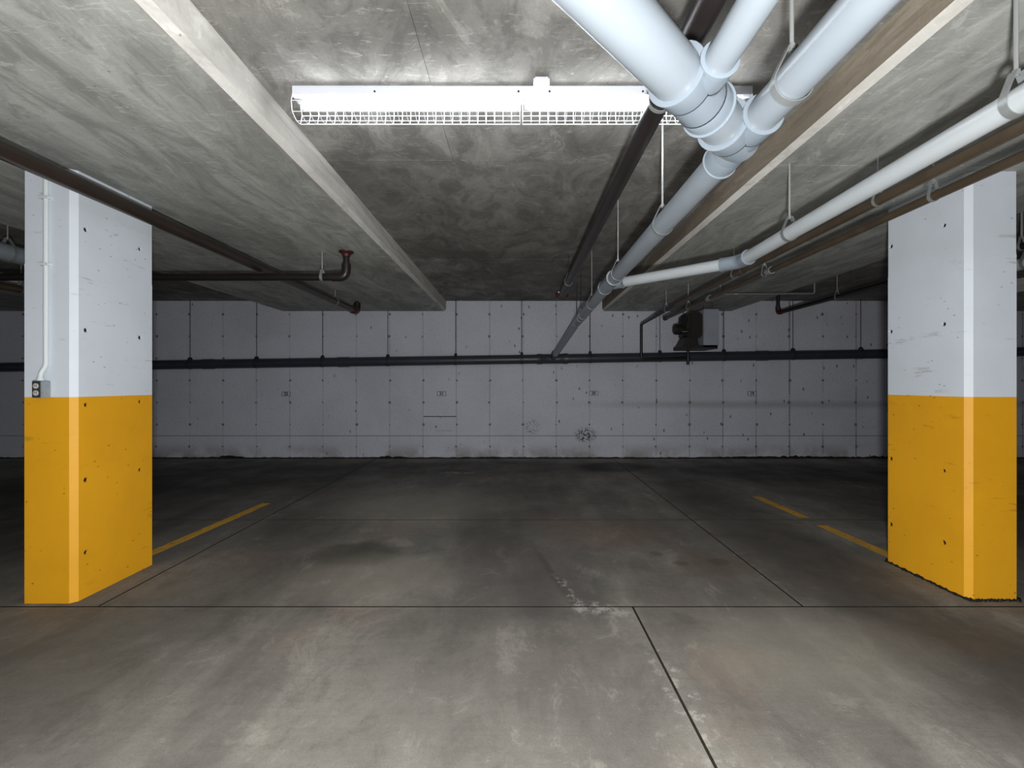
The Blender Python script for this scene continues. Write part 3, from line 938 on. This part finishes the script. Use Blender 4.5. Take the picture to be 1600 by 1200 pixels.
hanger('faint rod hanger near the far end of the black sprinkler pipe', 'hangers of the sprinkler pipes', XC, 5.35, ZC, RC, H_CEIL, rr=0.004, width=0.02, rod='dark_rod')

# ------------------------------------------------------------------ gas and water lines on the right
XF, ZF, RF = 2.13, EYE + 1.085, 0.029
f1 = thing('gas_pipe', 'brown steel gas pipe that turns down to the hanging heater', 'pipe')
MB().tube([(XF, REAR_Y + 0.02, ZF + 0.01), (XF, 0, ZF + 0.01), (XF, 6.0, ZF - 0.02)], RF, 18).build('pipe', 'brown_steel', f1, True)
MB().tube(fillet([(XF, 6.0, ZF - 0.02), (XF, 7.68, ZF - 0.06), (XF, 7.68, EYE + 0.42), (2.93, 7.68, EYE + 0.44)], 0.05), 0.024, 16).build('drop_pipe', 'black_steel', f1, True)
MB().lathe((XF, 4.22, ZF - 0.012), (XF, 4.30, ZF - 0.012), [(0, RF), (0, RF + 0.010), (0.08, RF + 0.010), (0.08, RF)], 16).build('coupling', 'brown_steel', f1, True)
m = MB().cyl((2.93, 7.68, EYE + 0.52), (2.93, 7.68, EYE + 0.33), 0.026, 14)
m.lathe((2.93, 7.68, EYE + 0.47), (2.93, 7.68, EYE + 0.41), [(0, 0.036), (0.06, 0.036)], 12)
m.build('drip_leg', 'black_steel', f1, True)
MB().cyl((2.93, 7.68, EYE + 0.50), (2.93, 7.68, EYE + 0.60), 0.02, 12).build('supply_stub', 'black_steel', f1, True)
at(f1, (XF, 0, ZF))
X2, Z2, R2 = 2.285, EYE + 1.03, 0.025
f2 = thing('water_pipe', 'brown steel pipe running beside the gas pipe across the right pillar', 'pipe')
MB().tube([(X2, REAR_Y + 0.02, Z2 + 0.01), (X2, 0, Z2 + 0.01), (X2, 6.88, Z2 - 0.02)], R2, 18).build('pipe', 'brown_steel', f2, True)
for y in (4.02, 5.3):
    MB().lathe((X2, y, Z2 - 0.008), (X2, y + 0.07, Z2 - 0.008), [(0, R2), (0, R2 + 0.009), (0.07, R2 + 0.009), (0.07, R2)], 16).build('coupling', 'strap', f2, True)
MB().lathe((X2, 6.86, Z2 - 0.02), (X2, 6.95, Z2 - 0.02), [(0, R2), (0, R2 + 0.008), (0.07, R2 + 0.008), (0.09, R2 * 0.5)], 16).build('end_cap', 'black_steel', f2, True)
at(f2, (X2, 0, Z2))
g = 'hangers of the brown steel pipes'
for x, y, z, r, lb in ((XF, 2.645, ZF - 0.004, RF, 'loop hanger on gas pipe behind the white branch pipe'), (XF, 4.40, ZF - 0.012, RF, 'loop hanger on gas pipe just beyond the white pipe elbow'),
                       (XF, 6.4, ZF - 0.027, RF, 'loop hanger on gas pipe near its downward turn'), (X2, 2.46, Z2, R2, 'loop hanger on brown pipe in front of the right pillar'),
                       (X2, 4.14, Z2 - 0.01, R2, 'loop hanger on brown pipe beside its middle coupling'), (X2, 5.98, Z2 - 0.015, R2, 'loop hanger on brown pipe above the heater')):
    hanger(lb, g, x, y, z, r if y < 6.1 or x == X2 else 0.024, H_BEAM, rr=0.004, width=0.018, neck=0.06)

XG, ZG, RG = 4.37, EYE + 1.19, 0.030
gp = thing('sprinkler_pipe', 'black sprinkler pipe ending in an upturned elbow behind the right pillar', 'pipe')
MB().tube([(XG, REAR_Y + 0.02, ZG), (XG, 0, ZG), (XG, 7.44, ZG)], RG, 18).build('pipe', 'black_steel', gp, True)
MB().tube(fillet([(XG, 7.40, ZG), (XG, 7.5, ZG), (XG, 7.5, ZG + 0.1)], 0.05), RG + 0.008, 16).build('elbow', 'red', gp, True, label='dull red elbow')
MB().cyl((XG, 7.5, ZG + 0.04), (XG, 7.5, H_CEIL), 0.026, 14).build('riser', 'black_steel', gp, True)
at(gp, (XG, 7.5, ZG))
hanger('rod hanger on black sprinkler pipe left of the right pillar', 'hangers of the sprinkler pipes', XG, 6.12, ZG, RG, H_CEIL, rr=0.006, width=0.02)
hanger('rod hanger on black sprinkler pipe at the right edge behind the pillar', 'hangers of the sprinkler pipes', XG, 3.88, ZG, RG, H_CEIL, rr=0.008, width=0.02)

cd = thing('ceiling_conduit', 'thin pale conduit crossing above the heater with upturned end', 'conduit')
MB().tube(fillet([(2.74, 6.05, EYE + 1.215), (4.015, 6.05, EYE + 1.22), (4.015, 6.05, H_CEIL)], 0.03), 0.010, 10).build('tube', 'strap', cd, True)
MB().cyl((2.93, 6.05, EYE + 1.216), (2.98, 6.05, EYE + 1.216), 0.016, 12).build('connector', 'zinc', cd, True)
MB().cyl((2.745, 6.05, EYE + 1.21), (2.745, 6.05, H_BEAM), 0.010, 10).build('drop', 'strap', cd, True)
at(cd, (2.74, 6.05, EYE + 1.215))

# pipes in the neighbouring bays
for nm, lb, x, z, r, mt, ye in (('drain_pipe', 'pale drain pipe glimpsed left of the conduit pillar', -4.72, EYE + 1.215, 0.082, 'pvc', 4.9),
                            ('water_pipe', 'brown steel pipe glimpsed in the bay left of the conduit pillar', -6.2, EYE + 1.18, 0.045, 'brown_steel', 6.5),
                            ('drain_pipe', 'white plastic pipe glimpsed right of the right pillar', 4.72, EYE + 1.12, 0.055, 'pvc_white', 5.2)):
    o = thing(nm, lb, 'pipe')
    MB().tube(fillet([(x, REAR_Y + 0.02, z), (x, ye, z), (x, ye, H_CEIL)], r * 1.6), r, 20).build('pipe', mt, o, True)
    for y in (4.6, 1.2):
        MB().lathe((x, y, z), (x, y + 0.12, z), [(0, r), (0, r + 0.009), (0.12, r + 0.009), (0.12, r)], 20).build('coupling', mt, o, True)
    at(o, (x, ye, z))
    hanger('rod hanger holding the ' + lb.split(' glimpsed')[0] + (' left of the conduit pillar' if x < 0 else ' right of the right pillar'),
           'hangers in the neighbouring bays', x, 4.15 if x > -5 else 5.6, z, r, H_CEIL, rr=0.006)

# ------------------------------------------------------------------ unit heater
h = thing('unit_heater', 'grey box-shaped unit heater with fan motor hung before the back wall', 'heater')
y0, y1 = 7.25, 7.80
MB().bbox(3.02, 3.27, y0, y1, EYE + 0.63, EYE + 1.215, 0.008).build('cabinet', 'heater', h)
MB().bbox(2.79, 3.0205, y0 + 0.02, y1 - 0.03, EYE + 0.76, EYE + 1.17, 0.03).build('fan_housing', 'heater_dark', h)
m = MB().lathe((2.81, 7.5, EYE + 0.97), (2.72, 7.5, EYE + 0.97), [(0, 0.19), (0.03, 0.185), (0.06, 0.14), (0.09, 0.09)], 20)
m.build('fan_shroud', 'heater_dark', h, True)
m = MB().lathe((2.735, 7.42, EYE + 0.90), (2.585, 7.42, EYE + 0.90), [(0, 0.07), (0.03, 0.085), (0.12, 0.085), (0.14, 0.07), (0.15, 0.03)], 18)
m.build('fan_motor', 'heater_dark', h, True)
m = MB()
for k in range(3):
    m.cyl((2.70, 7.34 + 0.08 * k, EYE + 0.86 + 0.05 * k), (2.80, 7.34 + 0.08 * k, EYE + 0.86 + 0.05 * k), 0.008, 8)
m.build('guard_wires', 'strap', h)
m = MB().prism([(2.72, EYE + 0.63), (2.98, EYE + 0.63), (2.96, EYE + 0.78), (2.80, EYE + 0.78)], 'y', y0 + 0.1, y1 - 0.1)
m.build('burner_box', 'heater_dark', h)
MB().box(2.72, 3.26, y0 + 0.03, y1, EYE + 0.575, EYE + 0.63).build('base_tray', 'heater_dark', h)
MB().box(3.03, 3.26, y0 + 0.03, y1, EYE + 0.60, EYE + 0.632).build('outlet_hood', 'heater', h)
for x in (2.86, 3.2):
    for y in (7.35, 7.7):
        MB().cyl((x, y, EYE + (1.155 if x < 3 else 1.21)), (x, y, H_BEAM + 0.004), 0.006, 8).build('hanging_rod', 'dark_rod', h)
at(h, (3.02, 7.5, EYE + 0.57))

# ------------------------------------------------------------------ outlet box and conduit on the left pillar
cb = thing('outlet_box', 'small galvanised outlet box fixed on the left pillar at the paint line', 'outlet')
YF = 2.796
MB().bbox(-2.963, -2.908, YF - 0.060, YF, EYE - 0.086, EYE + 0.020, 0.004).build('box', 'box', cb)
MB().bbox(-2.961, -2.910, YF - 0.063, YF - 0.059, EYE - 0.083, EYE + 0.017, 0.0012).build('cover_plate', 'outlet_dark', cb)
for z in (EYE - 0.012, EYE - 0.055):
    m = MB().lathe((-2.9355, YF - 0.062, z), (-2.9355, YF - 0.067, z), [(0, 0.0165), (0.004, 0.0165), (0.005, 0.0145)], 18)
    o = m.build('socket', 'outlet', cb)
    MB().box(-2.9425, -2.9405, YF - 0.0685, YF - 0.0665, z - 0.002, z + 0.008).build('slot', 'ink', o)
    MB().box(-2.9305, -2.9285, YF - 0.0685, YF - 0.0665, z - 0.002, z + 0.008).build('slot', 'ink', o)
at(cb, (-2.9355, YF, EYE - 0.04))
ct = thing('wall_conduit', 'white painted conduit running down the left pillar to the outlet box', 'conduit')
pth = [(-2.928, YF - 0.013, H_BEAM), (-2.928, YF - 0.013, EYE + 0.115), (-2.944, YF - 0.03, EYE + 0.062), (-2.944, YF - 0.03, EYE + 0.020)]
MB().tube(fillet(pth, 0.02), 0.0125, 14).build('tube', 'conduit', ct, True)
MB().lathe((-2.944, YF - 0.03, EYE + 0.021), (-2.944, YF - 0.03, EYE + 0.042), [(0, 0.018), (0.01, 0.018), (0.021, 0.015)], 12).build('connector', 'conduit', ct, True)
for z in (EYE + 0.735, EYE + 1.15):
    MB().box(-2.962, -2.905, YF - 0.0275, YF, z, z + 0.016).build('clip', 'conduit', ct)
at(ct, (-2.928, YF, EYE + 0.02))

# ------------------------------------------------------------------ bay number signs
def text_mesh(s, size):
    cu = bpy.data.curves.new('digits', 'FONT')
    cu.body = s
    cu.size = size
    cu.align_x = 'CENTER'
    cu.align_y = 'CENTER'
    cu.extrude = 0.0006
    cu.offset = 0.0025
    ob = bpy.data.objects.new('digits', cu)
    COL.objects.link(ob)
    dg = bpy.context.evaluated_depsgraph_get()
    me = bpy.data.meshes.new_from_object(ob.evaluated_get(dg))
    bpy.data.objects.remove(ob, do_unlink=True)
    me.materials.clear()
    me.materials.append(M['ink'])
    return me
for px, py, s, lb in ((447, 615.5, '22', 'framed bay number 22 on the back wall nearest the conduit pillar'), (690, 615, '21', 'framed bay number 21 above a short dark gap in the wall'),
                      (927.5, 614.5, '20', 'framed bay number 20 above the dark smudge low on the wall'), (1175, 615, '19', 'framed bay number 19 on the wall right of the heater')):
    k = WALL_Y / 700
    x, z = (px - 808) * k, EYE - (py - 600) * k
    sg = thing('bay_number_sign', lb, 'sign', 'bay number signs')
    w2, h2 = 0.081, 0.043
    MB().box(x - w2, x + w2, WALL_Y - 0.003, WALL_Y + 0.001, z - h2, z + h2).build('plate', 'sign', sg)
    m = MB()
    bw = 0.0065
    for q in ((x - w2, x + w2, z + h2 - bw, z + h2), (x - w2, x + w2, z - h2, z - h2 + bw), (x - w2, x - w2 + bw, z - h2 + bw, z + h2 - bw), (x + w2 - bw, x + w2, z - h2 + bw, z + h2 - bw)):
        m.box(q[0], q[1], WALL_Y - 0.0045, WALL_Y - 0.002, q[2], q[3])
    m.build('border', 'ink', sg)
    d = link('digits', text_mesh(s, 0.075), sg)
    d.rotation_euler = (math.radians(90), 0, 0)
    d.location = (x, WALL_Y - 0.004, z)
    bpy.context.view_layer.update()
    sg.location = (0, 0, 0)

# ------------------------------------------------------------------ bay lines painted on the floor
def bay_line(label, x0, y0, x1, y1, w=0.10, mat='line'):
    m = MB()
    n = max(4, int((y1 - y0) / 0.08))
    vs, fs = [], []
    for i in range(n + 1):
        s = i / n
        x, y = x0 + (x1 - x0) * s, y0 + (y1 - y0) * s
        a, b = w / 2 + random.uniform(-0.004, 0.004), w / 2 + random.uniform(-0.004, 0.004)
        vs += [(x - a, y, 0.0012), (x + b, y, 0.0012), (x - a, y, 0.0002), (x + b, y, 0.0002)]
    for i in range(n):
        k, q = 4 * i, 4 * i + 4
        fs += [(k, k + 1, q + 1, q), (k, q, q + 2, k + 2), (k + 1, k + 3, q + 3, q + 1)]
    o = m.add(vs, fs).build('bay_line', mat)
    o['label'] = label
    o['category'] = 'floor marking'
    o['group'] = 'yellow bay lines'
    return o
bay_line('worn yellow bay line leading back from the conduit pillar', -2.97, 3.46, -2.88, 5.15)
bay_line('faint yellow bay line remnant at the foot of the wall left of number 21', -2.98, 7.6, -2.98, 8.15, 0.14, 'faint_line')
bay_line('yellow bay line piece touching the right pillar', 2.98, 3.50, 2.95, 4.34)
bay_line('shorter yellow bay line piece farther from the right pillar', 2.95, 4.58, 2.91, 5.45)
